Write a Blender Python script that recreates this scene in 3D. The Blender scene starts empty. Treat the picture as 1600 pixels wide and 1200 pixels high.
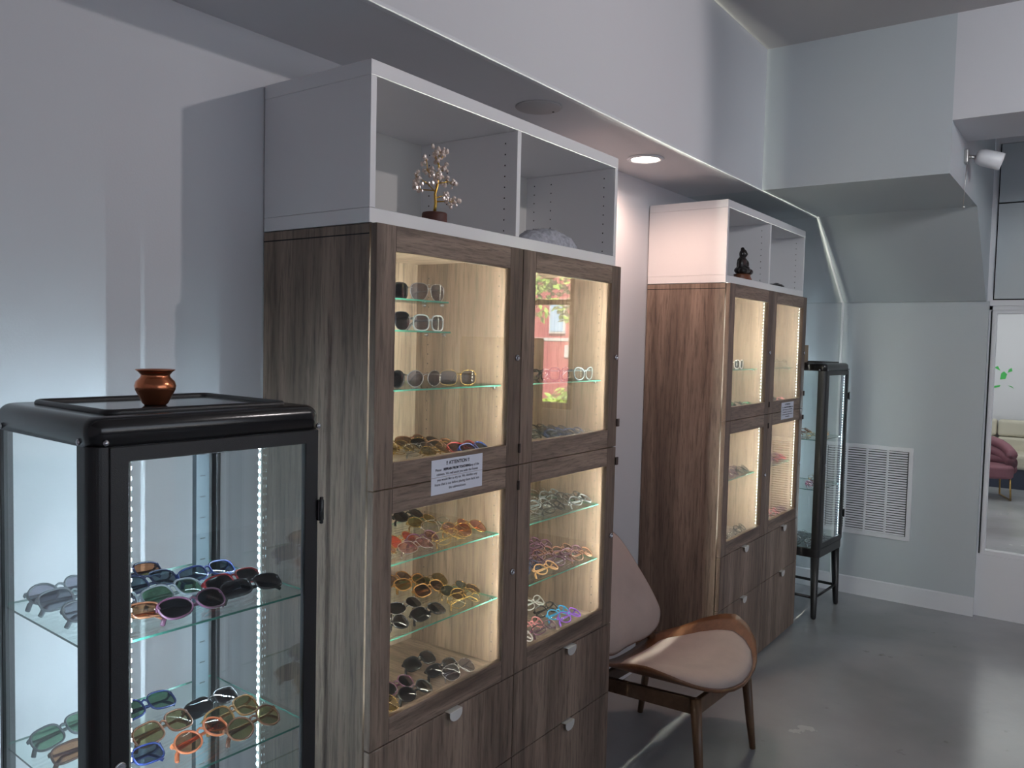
import bpy, bmesh, math, random
from mathutils import Vector, Matrix
random.seed(7)
S = bpy.context.scene
C = S.collection
R = math.radians
FZ = 0.02      # floor level
DEC = {}

# ---------------------------------------------------------------- camera
cam_d = bpy.data.cameras.new('camera'); cam = bpy.data.objects.new('camera', cam_d); C.objects.link(cam)
yaw, pitch, roll = 0.6264887478, -0.0522884738, 0.0233577593
f = Vector((math.cos(pitch)*math.cos(yaw), math.cos(pitch)*math.sin(yaw), math.sin(pitch)))
r = f.cross(Vector((0, 0, 1))).normalized(); u = r.cross(f)
c_, s_ = math.cos(roll), math.sin(roll)
r2 = r*c_ + u*s_; u2 = u*c_ - r*s_
M4 = Matrix.Identity(4)
for i in range(3):
    M4[i][0] = r2[i]; M4[i][1] = u2[i]; M4[i][2] = -f[i]
M4.translation = Vector((-1.3633549, -1.4133556, 1.6463803))
cam.matrix_world = M4
cam_d.sensor_width = 36; cam_d.lens = 1268.42/1600*36; cam_d.clip_start = 0.02; cam_d.clip_end = 200
S.camera = cam

# ---------------------------------------------------------------- view, world, lights
S.view_settings.view_transform = 'Standard'; S.view_settings.look = 'None'
S.view_settings.exposure = 0.0; S.view_settings.gamma = 1.0; S.view_settings.use_curve_mapping = False
S.cycles.max_bounces = 9; S.cycles.diffuse_bounces = 4; S.cycles.glossy_bounces = 4
S.cycles.transmission_bounces = 6; S.cycles.transparent_max_bounces = 24
S.cycles.caustics_reflective = False; S.cycles.caustics_refractive = False
S.cycles.sample_clamp_indirect = 4.0; S.cycles.sample_clamp_direct = 22.0
W = bpy.data.worlds.new('daylight'); S.world = W; W.use_nodes = True
W.node_tree.nodes['Background'].inputs[0].default_value = (.62, .78, 1, 1)
W.node_tree.nodes['Background'].inputs[1].default_value = 1.0

def light(name, kind, loc, energy, color=(1, 1, 1), parent=None, **k):
    d = bpy.data.lights.new(name, kind); d.energy = energy; d.color = color
    o = bpy.data.objects.new(name, d); C.objects.link(o); o.location = loc
    rot = k.pop('rot', None); aim = k.pop('aim', None)
    for a, b in k.items(): setattr(d, a, b)
    if aim is not None: o.rotation_euler = (Vector(aim)).to_track_quat('-Z', 'Y').to_euler()
    if rot is not None: o.rotation_euler = rot
    if parent: o.parent = parent
    return o
light('sun', 'SUN', (0, 0, 20), 45, (1, .96, .9), aim=(.75, -.35, -.8), angle=.01)
# spotlight fixed to the ceiling right of and behind the camera
light('ceiling_spot_beam', 'SPOT', (1.14, -1.93, 2.84), 42, (1, .93, .93), aim=(-.36, 1, -.10),
      spot_size=R(92), spot_blend=.25, shadow_soft_size=.025)
light('far_wall_fill', 'SPOT', (.5, -3.5, 2.9), 200, (.95, .97, 1), aim=(3.4, 2.7, -1.0),  # added fill lamp that brightens the far wall and bulkhead
      spot_size=R(70), spot_blend=.9, shadow_soft_size=.22)
light('downlight_beam', 'SPOT', (1.757, .18, 2.412), 22, (1, .66, .52), aim=(0, 0, -1),
      spot_size=R(165), spot_blend=.6, shadow_soft_size=.055)
# ambient fill lamp at an invented front window, then daylight of the side window
light('front_room_fill', 'AREA', (.2, -4.98, 1.8), 21, (.97, .96, 1), aim=(0, 1, 0), shape='RECTANGLE', size=4.4, size_y=1.7)
light('side_window_daylight', 'AREA', (4.46, -2.40, 2.0), 2, (.86, .93, 1), aim=(-1, .1, -.1), shape='RECTANGLE', size=.5, size_y=1.7)
# lamps of the lounge behind the interior window
light('lounge_ceiling_light', 'AREA', (8.6, -.5, 2.62), 34, (.96, 1, .98), aim=(0, 0, -1), shape='RECTANGLE', size=2.6, size_y=1.6)

# ---------------------------------------------------------------- helpers
class MB:
    def __init__(s): s.bm = bmesh.new(); s.smooth = False
    def _fin(s, vs, mi, sm=False):
        fs = set(f for v in vs for f in v.link_faces)
        for f_ in fs: f_.material_index = mi; f_.smooth = sm
        return vs
    def box(s, x0, x1, y0, y1, z0, z1, mi=0, M=None):
        vs = [s.bm.verts.new((x, y, z)) for x in (x0, x1) for y in (y0, y1) for z in (z0, z1)]
        for q in ((0, 1, 3, 2), (4, 6, 7, 5), (0, 4, 5, 1), (2, 3, 7, 6), (0, 2, 6, 4), (1, 5, 7, 3)):
            s.bm.faces.new([vs[i] for i in q])
        if M is not None:
            for v in vs: v.co = M @ v.co
        s._fin(vs, mi); return s
    def prism(s, poly, a0, a1, axis='y', mi=0):
        # polygon in the two other axes, extruded along axis
        def P(p, a):
            return {'y': (p[0], a, p[1]), 'x': (a, p[0], p[1]), 'z': (p[0], p[1], a)}[axis]
        A = [s.bm.verts.new(P(p, a0)) for p in poly]; B = [s.bm.verts.new(P(p, a1)) for p in poly]
        n = len(poly)
        s.bm.faces.new(A); s.bm.faces.new(B[::-1])
        for i in range(n): s.bm.faces.new([A[i], B[i], B[(i+1) % n], A[(i+1) % n]])
        s._fin(A+B, mi); return s
    def tube(s, pts, rad, closed=False, seg=8, mi=0, flat=1.0, up=None):
        pts = [Vector(p) for p in pts]; n = len(pts); rings = []
        rads = rad if isinstance(rad, (list, tuple)) else [rad]*n
        prev = None
        for i, p in enumerate(pts):
            a = pts[(i-1) % n] if (closed or i > 0) else p
            b = pts[(i+1) % n] if (closed or i < n-1) else p
            t = (b-a).normalized()
            ref = Vector(up) if up else (prev if prev else (Vector((0, 0, 1)) if abs(t.z) < .9 else Vector((1, 0, 0))))
            e1 = (ref - t*ref.dot(t)).normalized(); e2 = t.cross(e1)
            if not up: prev = e1
            rings.append([s.bm.verts.new(p + (e1*math.cos(2*math.pi*k/seg)*flat + e2*math.sin(2*math.pi*k/seg))*rads[i]) for k in range(seg)])
        m = n if closed else n-1
        for i in range(m):
            A, B = rings[i], rings[(i+1) % n]
            for k in range(seg): s.bm.faces.new([A[k], A[(k+1) % seg], B[(k+1) % seg], B[k]])
        if not closed: s.bm.faces.new(rings[0][::-1]); s.bm.faces.new(rings[-1])
        s._fin([v for q in rings for v in q], mi, True); return s
    def lathe(s, prof, seg=32, c=(0, 0, 0), mi=0, M=None, cap=True):
        rings = []
        for (r_, z) in prof:
            rings.append([s.bm.verts.new((c[0]+r_*math.cos(2*math.pi*k/seg), c[1]+r_*math.sin(2*math.pi*k/seg), c[2]+z)) for k in range(seg)])
        for A, B in zip(rings, rings[1:]):
            for k in range(seg): s.bm.faces.new([A[k], A[(k+1) % seg], B[(k+1) % seg], B[k]])
        if cap: s.bm.faces.new(rings[0][::-1]); s.bm.faces.new(rings[-1])
        vs = [v for q in rings for v in q]
        if M is not None:
            for v in vs: v.co = M @ v.co
        s._fin(vs, mi, True); return s
    def sphere(s, c, r_, mi=0, sub=2, sc=(1, 1, 1), M=None):
        g = bmesh.ops.create_icosphere(s.bm, subdivisions=sub, radius=r_)
        for v in g['verts']:
            v.co = Vector((v.co.x*sc[0], v.co.y*sc[1], v.co.z*sc[2]))
            if M is not None: v.co = M @ v.co
            v.co += Vector(c)
        s._fin(g['verts'], mi, sub > 1); return s
    def mesh(s, name, mats):
        bmesh.ops.recalc_face_normals(s.bm, faces=s.bm.faces)
        m = bpy.data.meshes.new(name); s.bm.to_mesh(m); s.bm.free()
        for t in (mats if isinstance(mats, (list, tuple)) else [mats]): m.materials.append(t)
        return m
    def build(s, name, mats, parent=None, bevel=0, seg=2, weld=False):
        o = bpy.data.objects.new(name, s.mesh(name, mats)); C.objects.link(o)
        if parent: o.parent = parent
        if bevel:
            b = o.modifiers.new('bevel', 'BEVEL'); b.width = bevel; b.segments = seg; b.limit_method = 'ANGLE'; b.harden_normals = False
        return o
def rrect(w, h, rad, n=6, cx=0, cy=0):
    P = []
    for (sx, sy, a0) in ((1, 1, 0), (-1, 1, 90), (-1, -1, 180), (1, -1, 270)):
        for k in range(n+1):
            a = R(a0 + 90*k/n)
            P.append((cx + sx*(w/2-rad) + rad*math.cos(a), cy + sy*(h/2-rad) + rad*math.sin(a)))
    return P
def frame(b, xs, ys, zs, rail=0, mi=0, plane='xz'):
    # one connected picture-frame solid: xs, zs hold outer, inner, inner, outer; ys the two faces
    def P(x, y, z): return (x, y, z) if plane == 'xz' else (y, x, z)
    V = {}
    for i, x in enumerate(xs):
        for j, z in enumerate(zs):
            for k, y in enumerate(ys): V[i, j, k] = b.bm.verts.new(P(x, y, z))
    def F(q, m):
        f_ = b.bm.faces.new([V[t] for t in q]); f_.material_index = m
    for i in range(3):
        for j in range(3):
            if i == 1 and j == 1: continue
            m = rail if i == 1 else mi
            for k in (0, 1): F([(i, j, k), (i+1, j, k), (i+1, j+1, k), (i, j+1, k)], m)
    for t in range(3):
        m = rail if t == 1 else mi
        F([(t, 0, 0), (t+1, 0, 0), (t+1, 0, 1), (t, 0, 1)], m); F([(t, 3, 0), (t+1, 3, 0), (t+1, 3, 1), (t, 3, 1)], m)
        F([(0, t, 0), (0, t+1, 0), (0, t+1, 1), (0, t, 1)], mi); F([(3, t, 0), (3, t+1, 0), (3, t+1, 1), (3, t, 1)], mi)
    F([(1, 1, 0), (2, 1, 0), (2, 1, 1), (1, 1, 1)], rail); F([(1, 2, 0), (2, 2, 0), (2, 2, 1), (1, 2, 1)], rail)
    F([(1, 1, 0), (1, 2, 0), (1, 2, 1), (1, 1, 1)], mi); F([(2, 1, 0), (2, 2, 0), (2, 2, 1), (2, 1, 1)], mi)
    return b
def tag(o, label, cat, group=None, kind=None):
    o['label'] = label; o['category'] = cat
    if group: o['group'] = group
    if kind: o['kind'] = kind
    return o
def struct(o): o['kind'] = 'structure'; return o
def empty(name, loc, rz=0):
    o = bpy.data.objects.new(name, None); C.objects.link(o); o.location = loc; o.rotation_euler = (0, 0, rz)
    o.empty_display_size = .05; return o
def lin(c):
    return tuple(((x/255/12.92) if x/255 <= .04045 else ((x/255+.055)/1.055)**2.4) for x in c) + (1,)

# ---------------------------------------------------------------- materials
def mat(name, col, rough=.5, metal=0, spec=.5, bump=0, bscale=60, coat=0, var=0, vscale=4):
    m = bpy.data.materials.new(name); m.use_nodes = True; nt = m.node_tree; b = nt.nodes['Principled BSDF']
    c = lin(col); b.inputs['Base Color'].default_value = c
    b.inputs['Roughness'].default_value = rough; b.inputs['Metallic'].default_value = metal
    b.inputs['Specular IOR Level'].default_value = spec; b.inputs['Coat Weight'].default_value = coat
    tc = nt.nodes.new('ShaderNodeTexCoord')
    if var:
        n = nt.nodes.new('ShaderNodeTexNoise'); n.inputs['Scale'].default_value = vscale; n.inputs['Detail'].default_value = 5
        nt.links.new(tc.outputs['Object'], n.inputs['Vector'])
        rp = nt.nodes.new('ShaderNodeValToRGB'); rp.color_ramp.elements[0].position = .3; rp.color_ramp.elements[1].position = .7
        rp.color_ramp.elements[0].color = tuple(x*(1-var) for x in c[:3])+(1,); rp.color_ramp.elements[1].color = tuple(min(1, x*(1+var)) for x in c[:3])+(1,)
        nt.links.new(n.outputs['Fac'], rp.inputs['Fac']); nt.links.new(rp.outputs['Color'], b.inputs['Base Color'])
    if bump:
        n = nt.nodes.new('ShaderNodeTexNoise'); n.inputs['Scale'].default_value = bscale; n.inputs['Detail'].default_value = 4
        nt.links.new(tc.outputs['Object'], n.inputs['Vector'])
        bp = nt.nodes.new('ShaderNodeBump'); bp.inputs['Strength'].default_value = bump; bp.inputs['Distance'].default_value = .002
        nt.links.new(n.outputs['Fac'], bp.inputs['Height']); nt.links.new(bp.outputs['Normal'], b.inputs['Normal'])
    return m
def emis(name, col, strength):
    m = bpy.data.materials.new(name); m.use_nodes = True; b = m.node_tree.nodes['Principled BSDF']
    b.inputs['Base Color'].default_value = (*[x for x in col], 1)
    b.inputs['Emission Color'].default_value = (*col, 1); b.inputs['Emission Strength'].default_value = strength
    return m
def glass(name, tint=(1, 1, 1), ior=1.45, rough=0.0, gcol=(1, 1, 1)):
    m = bpy.data.materials.new(name); m.use_nodes = True; nt = m.node_tree; nt.nodes.clear()
    o = nt.nodes.new('ShaderNodeOutputMaterial'); mx = nt.nodes.new('ShaderNodeMixShader')
    t = nt.nodes.new('ShaderNodeBsdfTransparent'); t.inputs[0].default_value = (*tint, 1)
    g = nt.nodes.new('ShaderNodeBsdfGlossy'); g.inputs['Roughness'].default_value = rough; g.inputs['Color'].default_value = (*gcol, 1)
    fr = nt.nodes.new('ShaderNodeFresnel'); fr.inputs['IOR'].default_value = ior
    ge = nt.nodes.new('ShaderNodeNewGeometry'); mr = nt.nodes.new('ShaderNodeMapRange')   # thin sheet: same reflectance from either side
    mr.inputs['To Min'].default_value = ior; mr.inputs['To Max'].default_value = 1/ior
    nt.links.new(ge.outputs['Backfacing'], mr.inputs['Value']); nt.links.new(mr.outputs[0], fr.inputs['IOR'])
    nt.links.new(fr.outputs[0], mx.inputs[0]); nt.links.new(t.outputs[0], mx.inputs[1]); nt.links.new(g.outputs[0], mx.inputs[2])
    nt.links.new(mx.outputs[0], o.inputs[0])
    return m
def wood(name, axis, light_c, dark_c, streak_c, rough=.5, fine=1.0, freq=1.0):
    m = bpy.data.materials.new(name); m.use_nodes = True; nt = m.node_tree; b = nt.nodes['Principled BSDF']
    L = nt.links.new
    tc = nt.nodes.new('ShaderNodeTexCoord'); mp = nt.nodes.new('ShaderNodeMapping')
    sc = {'z': (6, 6, .42), 'x': (.9, 12, 12), 'y': (12, .9, 12)}[axis]
    mp.inputs['Scale'].default_value = tuple(q*freq for q in sc)
    L(tc.outputs['Object'], mp.inputs['Vector'])
    n1 = nt.nodes.new('ShaderNodeTexNoise'); n1.inputs['Scale'].default_value = 1.6; n1.inputs['Detail'].default_value = 6; n1.inputs['Roughness'].default_value = .62; n1.inputs['Distortion'].default_value = .6
    n2 = nt.nodes.new('ShaderNodeTexNoise'); n2.inputs['Scale'].default_value = 14; n2.inputs['Detail'].default_value = 4; n2.inputs['Roughness'].default_value = .7
    L(mp.outputs[0], n1.inputs['Vector']); L(mp.outputs[0], n2.inputs['Vector'])
    r1 = nt.nodes.new('ShaderNodeValToRGB'); e = r1.color_ramp.elements
    e[0].position = .32; e[0].color = lin(dark_c); e[1].position = .66; e[1].color = lin(light_c)
    k = e.new(.5); k.color = lin(tuple((a+b_)/2 for a, b_ in zip(light_c, dark_c)))
    L(n1.outputs['Fac'], r1.inputs['Fac'])
    r2_ = nt.nodes.new('ShaderNodeValToRGB'); e = r2_.color_ramp.elements
    e[0].position = .36; e[0].color = (1, 1, 1, 1); e[1].position = .52; e[1].color = (0, 0, 0, 1)
    L(n2.outputs['Fac'], r2_.inputs['Fac'])
    mu = nt.nodes.new('ShaderNodeMath'); mu.operation = 'MULTIPLY'; mu.inputs[1].default_value = .55*fine
    L(r2_.outputs['Color'], mu.inputs[0])
    mx = nt.nodes.new('ShaderNodeMixRGB'); mx.inputs[2].default_value = lin(streak_c)
    L(mu.outputs[0], mx.inputs[0]); L(r1.outputs['Color'], mx.inputs[1]); L(mx.outputs[0], b.inputs['Base Color'])
    b.inputs['Roughness'].default_value = rough
    bp = nt.nodes.new('ShaderNodeBump'); bp.inputs['Strength'].default_value = .25; bp.inputs['Distance'].default_value = .001
    L(n2.outputs['Fac'], bp.inputs['Height']); L(bp.outputs[0], b.inputs['Normal'])
    return m
def floor_mat():
    m = mat('painted_concrete', (132, 134, 138), .2, spec=.5)
    nt = m.node_tree; b = nt.nodes['Principled BSDF']; L = nt.links.new; tc = nt.nodes.new('ShaderNodeTexCoord')
    n = nt.nodes.new('ShaderNodeTexNoise'); n.inputs['Scale'].default_value = 1.3; n.inputs['Detail'].default_value = 7
    L(tc.outputs['Object'], n.inputs['Vector'])
    rp = nt.nodes.new('ShaderNodeValToRGB'); rp.color_ramp.elements[0].position = .35; rp.color_ramp.elements[1].position = .68
    rp.color_ramp.elements[0].color = lin((142, 144, 147)); rp.color_ramp.elements[1].color = lin((166, 167, 170))
    L(n.outputs['Fac'], rp.inputs['Fac'])
    v = nt.nodes.new('ShaderNodeTexNoise'); v.inputs['Scale'].default_value = 9; v.inputs['Detail'].default_value = 3
    L(tc.outputs['Object'], v.inputs['Vector'])
    r3 = nt.nodes.new('ShaderNodeValToRGB'); r3.color_ramp.elements[0].position = .70; r3.color_ramp.elements[1].position = .76
    r3.color_ramp.elements[0].color = (0, 0, 0, 1); r3.color_ramp.elements[1].color = (.5, .5, .5, 1)
    L(v.outputs['Fac'], r3.inputs['Fac'])
    mx = nt.nodes.new('ShaderNodeMixRGB'); mx.inputs[2].default_value = lin((108, 105, 100))
    L(r3.outputs[0], mx.inputs[0]); L(rp.outputs[0], mx.inputs[1]); L(mx.outputs[0], b.inputs['Base Color'])
    rr = nt.nodes.new('ShaderNodeMapRange'); rr.inputs['To Min'].default_value = .13; rr.inputs['To Max'].default_value = .34
    L(n.outputs['Fac'], rr.inputs['Value']); L(rr.outputs[0], b.inputs['Roughness'])
    n4 = nt.nodes.new('ShaderNodeTexNoise'); n4.inputs['Scale'].default_value = 22; n4.inputs['Detail'].default_value = 6
    L(tc.outputs['Object'], n4.inputs['Vector'])
    bp = nt.nodes.new('ShaderNodeBump'); bp.inputs['Strength'].default_value = .18; bp.inputs['Distance'].default_value = .004
    L(n4.outputs['Fac'], bp.inputs['Height']); L(bp.outputs[0], b.inputs['Normal'])
    return m
M = {}
M['wall'] = mat('wall_paint', (214, 214, 218), .55, spec=.3, bump=.12, bscale=180)
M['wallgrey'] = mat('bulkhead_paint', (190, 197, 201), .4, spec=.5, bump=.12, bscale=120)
M['ceil'] = mat('ceiling_paint', (190, 187, 187), .7, spec=.2)
M['trim'] = mat('trim_paint', (226, 227, 231), .4)
M['floor'] = floor_mat()
M['loungefloor'] = M['floor']
M['white'] = mat('white_laminate', (234, 233, 235), .35)
M['board'] = mat('white_backing_board', (206, 204, 200), .5)
M['hole'] = mat('peg_hole_dark', (58, 56, 54), .8)
WL, WD, WS = (154, 133, 118), (96, 80, 70), (56, 45, 40)
M['woodv'] = wood('grey_walnut_upright', 'z', WL, WD, WS)
M['woodh'] = wood('grey_walnut_crosswise', 'x', WL, WD, WS)
M['woody'] = wood('grey_walnut_depthwise', 'y', WL, WD, WS)
M['gap'] = mat('shadow_gap_black', (22, 20, 19), .8)
M['pane'] = glass('clear_pane', (.985, .995, .99))
M['shelfglass'] = glass('shelf_glass', (.93, .985, .965))
M['shelfedge'] = mat('green_glass_edge', (50, 100, 88), .15, spec=.8)
M['chrome'] = mat('chrome', (200, 200, 205), .15, 1)
M['steel'] = mat('brushed_aluminium', (205, 203, 200), .38, 1)
M['satin'] = mat('satin_white_metal', (214, 212, 210), .4, .2)
M['dark'] = mat('dark_catch', (58, 44, 40), .4)
M['black'] = mat('black_powder_coat', (24, 23, 25), .38, spec=.6, bump=.25, bscale=700)
M['blackgloss'] = mat('black_gloss_edge', (20, 19, 21), .2, spec=.7)
M['topglass'] = mat('smoked_top_glass', (74, 76, 76), .08, spec=.8)
M['rail'] = mat('grey_slotted_rail', (58, 68, 75), .5, 0)
M['slot'] = mat('slot_dark', (20, 22, 24), .7)
M['tape'] = mat('led_tape', (232, 232, 226), .5)
M['ledw'] = emis('led_warm', (.98, 1, .84), 2250)
M['ledc'] = emis('led_cool', (.68, .87, 1), 900)
M['ledc2'] = emis('led_cool_dim', (.72, .90, 1), 500)
M['lamp'] = emis('lamp_lens', (1, .82, .70), 22)
M['copper'] = mat('polished_copper', (206, 128, 92), .24, 1, bump=.25, bscale=90)
M['paper'] = mat('paper', (214, 216, 228), .8)
M['ink'] = mat('print_ink', (30, 28, 40), .8)
M['crease'] = mat('paper_crease', (248, 248, 252), .8)
M['ply'] = wood('orange_oak_ply', 'x', (122, 82, 54), (96, 62, 40), (76, 48, 32), .35, .4, 1.5)
M['leg'] = wood('brown_oak_leg', 'z', (112, 84, 62), (88, 64, 46), (70, 50, 36), .4, .5, 2)
M['darkleg'] = wood('dark_oak_rail', 'x', (98, 76, 60), (74, 56, 44), (50, 38, 30), .45, .5, 2)
M['fabric'] = mat('pale_pink_upholstery', (180, 168, 162), .85, spec=.2, bump=.5, bscale=420, var=.06, vscale=9)
M['piping'] = mat('seat_piping', (112, 96, 92), .8)
M['pink'] = mat('dusty_pink_velvet', (126, 80, 90), .7, var=.12)
M['brass'] = mat('brass_tube', (190, 156, 92), .25, 1)
M['cream'] = mat('cream_leather', (200, 194, 176), .5, var=.05)
M['navybase'] = mat('dark_blue_plinth', (44, 52, 72), .6)
M['green'] = mat('green_vinyl', (70, 190, 90), .6)
M['ventshade'] = mat('vent_shadow', (70, 72, 74), .8)
M['fur'] = mat('grey_fur', (176, 178, 186), .95, spec=.1, bump=1, bscale=260, var=.25, vscale=70)
M['stone'] = mat('black_carved_stone', (34, 28, 26), .3)
M['brownbase'] = mat('brown_wood_base', (112, 66, 42), .45, var=.2)
M['bark'] = mat('dark_bark_disc', (84, 46, 38), .6, bump=.5, bscale=60, var=.3, vscale=30)
M['goldwire'] = mat('gold_wire', (206, 168, 84), .28, 1)
M['crystal'] = mat('milky_crystal', (226, 206, 194), .15, spec=.8)
M['card'] = mat('tan_cardboard', (146, 128, 108), .7)
M['redwall'] = mat('red_painted_siding', (168, 72, 78), .7, var=.08)
M['asphalt'] = mat('asphalt', (120, 118, 116), .9)
M['leaf'] = mat('leaf_green', (150, 185, 70), .6, var=.3, vscale=2)
M['trunk'] = mat('bark', (88, 72, 58), .9)
M['bluewin'] = mat('pale_blue_window', (150, 185, 210), .2)
M['whitepaint'] = mat('white_exterior_paint', (230, 228, 224), .6)
M['darkcab'] = mat('dark_brown_cabinet', (46, 38, 34), .4)

# ---------------------------------------------------------------- eyeglasses
FR = {'black': ((15, 14, 16), .2, 0), 'grey': ((96, 100, 106), .3, 0), 'navy': ((34, 40, 62), .22, 0), 'blue': ((24, 36, 80), .22, 0),
      'red': ((104, 24, 28), .22, 0), 'brown': ((92, 58, 40), .25, 0), 'plum': ((70, 40, 58), .25, 0), 'orange': ((176, 96, 60), .25, 0),
      'tort': ((120, 84, 44), .22, 0), 'white': ((226, 222, 222), .25, 0), 'clear': ((132, 142, 148), .15, 0), 'silver': ((212, 212, 216), .16, 1),
      'gold': ((206, 172, 104), .24, 1), 'green': ((52, 92, 70), .25, 0), 'tan': ((206, 160, 112), .22, 0), 'sky': ((66, 166, 222), .25, 0),
      'violet': ((150, 92, 214), .25, 0), 'pink': ((222, 146, 150), .25, 0)}
FM = {}
for k, (c, ro, me) in FR.items():
    FM[k] = mat(k+'_frame', c, ro, me, var=(.45 if k == 'tort' else 0), vscale=70)
LN = {'dark': (.02, .02, .025), 'grey': (.30, .30, .36), 'bluegrey': (.16, .22, .27), 'green': (.16, .30, .20), 'olive': (.42, .36, .17),
      'copper': (.52, .24, .12), 'brown': (.24, .15, .12), 'rose': (.66, .36, .37), 'red': (.80, .09, .06), 'clear': (.95, .97, .97)}
LM = {k: glass(k+'_lens', v, 1.42) for k, v in LN.items()}
LW = {'dark': 'black', 'grey': 'grey', 'bluegrey': 'blue-grey', 'green': 'green', 'olive': 'olive', 'copper': 'copper', 'brown': 'brown', 'rose': 'rose', 'red': 'red'}
SHP = {'round': (.0245, .0215, 2.0, 0), 'square': (.0265, .0205, 3.0, 0), 'rect': (.027, .0168, 3.2, 0), 'aviator': (.028, .0235, 2.5, .16), 'cat': (.0275, .0205, 2.3, -.14)}
def lens_pt(shape, a, sx, k=1.0):
    w, h, n, sk = SHP[shape]
    c, s = math.cos(a), math.sin(a)
    x = math.copysign(abs(c)**(2/n), c)*w*k; z = math.copysign(abs(s)**(2/n), s)*h*k
    if shape == 'aviator': x *= 1+sk*(z/h); x += .003*(1 - z/h)*.5
    if shape == 'cat':
        z += .16*x if z > 0 else 0
        x *= 1+.08*(z/h)
    X = (x + .0335)
    return Vector((sx*X, 1.9*X*X, z))
GM = {}
def glasses_mesh(shape, wire, folded):
    key = (shape, wire, folded)
    if key in GM: return GM[key]
    rad = .0011 if wire else .0021
    D0 = FM['black']
    b = MB(); N = 26
    for sx in (-1, 1):
        b.tube([lens_pt(shape, 2*math.pi*i/N, sx, 1.03) for i in range(N)], rad, closed=True, seg=6, flat=1.2 if not wire else 1, up=(0, 1, 0))
    h = SHP[shape][1]; w = SHP[shape][0]
    inn = .0335 - w
    b.tube([(-inn-.001, .0004, .25*h), (-inn*.5, -.0012, .45*h), (0, -.0018, .5*h), (inn*.5, -.0012, .45*h), (inn+.001, .0004, .25*h)], rad*1.05, seg=6)
    if wire and shape == 'aviator': b.tube([(-inn-.004, .0006, .85*h), (0, -.001, .92*h), (inn+.004, .0006, .85*h)], rad, seg=6)
    hx = .0335 + w*.98
    for sx in (-1, 1):
        b.box(sx*hx-.003, sx*hx+.003, 1.9*hx*hx-.001, 1.9*hx*hx+.007, .38*h, .38*h+(.003 if wire else .006))
    front = b.mesh('frame_front_'+shape, D0)
    lens = []
    for sx in (-1, 1):
        b = MB(); cen = b.bm.verts.new(lens_pt(shape, 0, sx, 0) + Vector((0, -.0016, 0))); prev = None
        for q in (.4, .75, 1.0):
            ring = [b.bm.verts.new(lens_pt(shape, 2*math.pi*i/N, sx, q) + Vector((0, -.0016*(1-q*q), 0))) for i in range(N)]
            for i in range(N):
                j = (i+1) % N
                if prev: b.bm.faces.new([prev[i], prev[j], ring[j], ring[i]])
                else: b.bm.faces.new([cen, ring[j], ring[i]])
            prev = ring
        for f_ in b.bm.faces: f_.smooth = True
        lens.append(b.mesh('lens_'+shape, LM['clear']))
    tem = []
    y0 = 1.9*hx*hx + .007; z0 = .38*h + .002
    for sx in (-1, 1):
        b = MB(); tr = .001 if wire else .0017
        if folded:
            yy = y0 + (.003 if sx < 0 else .0085)
            pts = [(sx*hx, y0-.002, z0), (sx*(hx-.004), yy, z0)] + [(sx*(hx-.004-.095*t), yy, z0-.004*t) for t in (.25, .5, .75, 1)]
            pts += [(sx*(hx-.110), yy, z0-.012), (sx*(hx-.120), yy, z0-.024)]
        else:
            pts = [(sx*hx, y0-.002, z0)] + [(sx*hx*(1-.06*t), y0+.095*t, z0-.003*t) for t in (.33, .66, 1)]
            pts += [(sx*hx*.92, y0+.108, z0-.012), (sx*hx*.90, y0+.124, z0-.028)]
        n = len(pts)
        b.tube(pts, [tr*(1.0 if i < n-2 else 1.5) for i in range(n)], seg=6, flat=1.7)
        tem.append(b.mesh('temple_'+shape, D0))
    GM[key] = (front, lens, tem); return GM[key]
def part(name, mesh, m, parent):
    o = bpy.data.objects.new(name, mesh); C.objects.link(o); o.parent = parent
    o.material_slots[0].link = 'OBJECT'; o.material_slots[0].material = m
    return o
def glasses(x, y, z, shape, fr, le, folded, yw, label, group, base_rz=0):
    wire = fr in ('gold', 'silver')
    front, lens, tem = glasses_mesh(shape, wire, folded)
    tilt = R(-58 + (5 if (int(x*1000) % 2) else -3)) if folded else 0
    Rx = Matrix.Rotation(tilt, 4, 'X')
    lo = min((Rx @ v.co).z for m in [front]+lens+tem for v in m.vertices)
    root = bpy.data.objects.new('sunglasses' if le != 'clear' else 'eyeglasses', None); C.objects.link(root)
    root.empty_display_size = .02
    root.location = (x, y, z - lo + .0004); root.rotation_euler = (tilt, 0, base_rz + R(yw))
    part('frame_front', front, FM[fr], root)
    for i in (0, 1): part('lens', lens[i], LM[le], root)
    tc = {'orange': 'orange', 'black': 'black'}.get(fr, fr)
    for i in (0, 1): part('temple', tem[i], FM[tc], root)
    tag(root, label, 'sunglasses' if le != 'clear' else 'glasses', group)
    return root

# ---------------------------------------------------------------- room shell
def sbox(name, m, *bs):
    b = MB()
    for q in bs: b.box(*q)
    return struct(b.build(name, m))
sbox('floor', M['floor'], (-3.3, 11, -5.2, 2.1, -.1, FZ))
sbox('wall_back', M['wall'], (-3.3, 4.45, .40, .55, FZ, 3.12))
sbox('wall_left', M['wall'], (-3.4, -3.2, -5.2, .40, FZ, 3.12))
sbox('ceiling', M['ceil'], (-3.4, 4.5, -5.2, .55, 3.12, 3.25))
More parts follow.
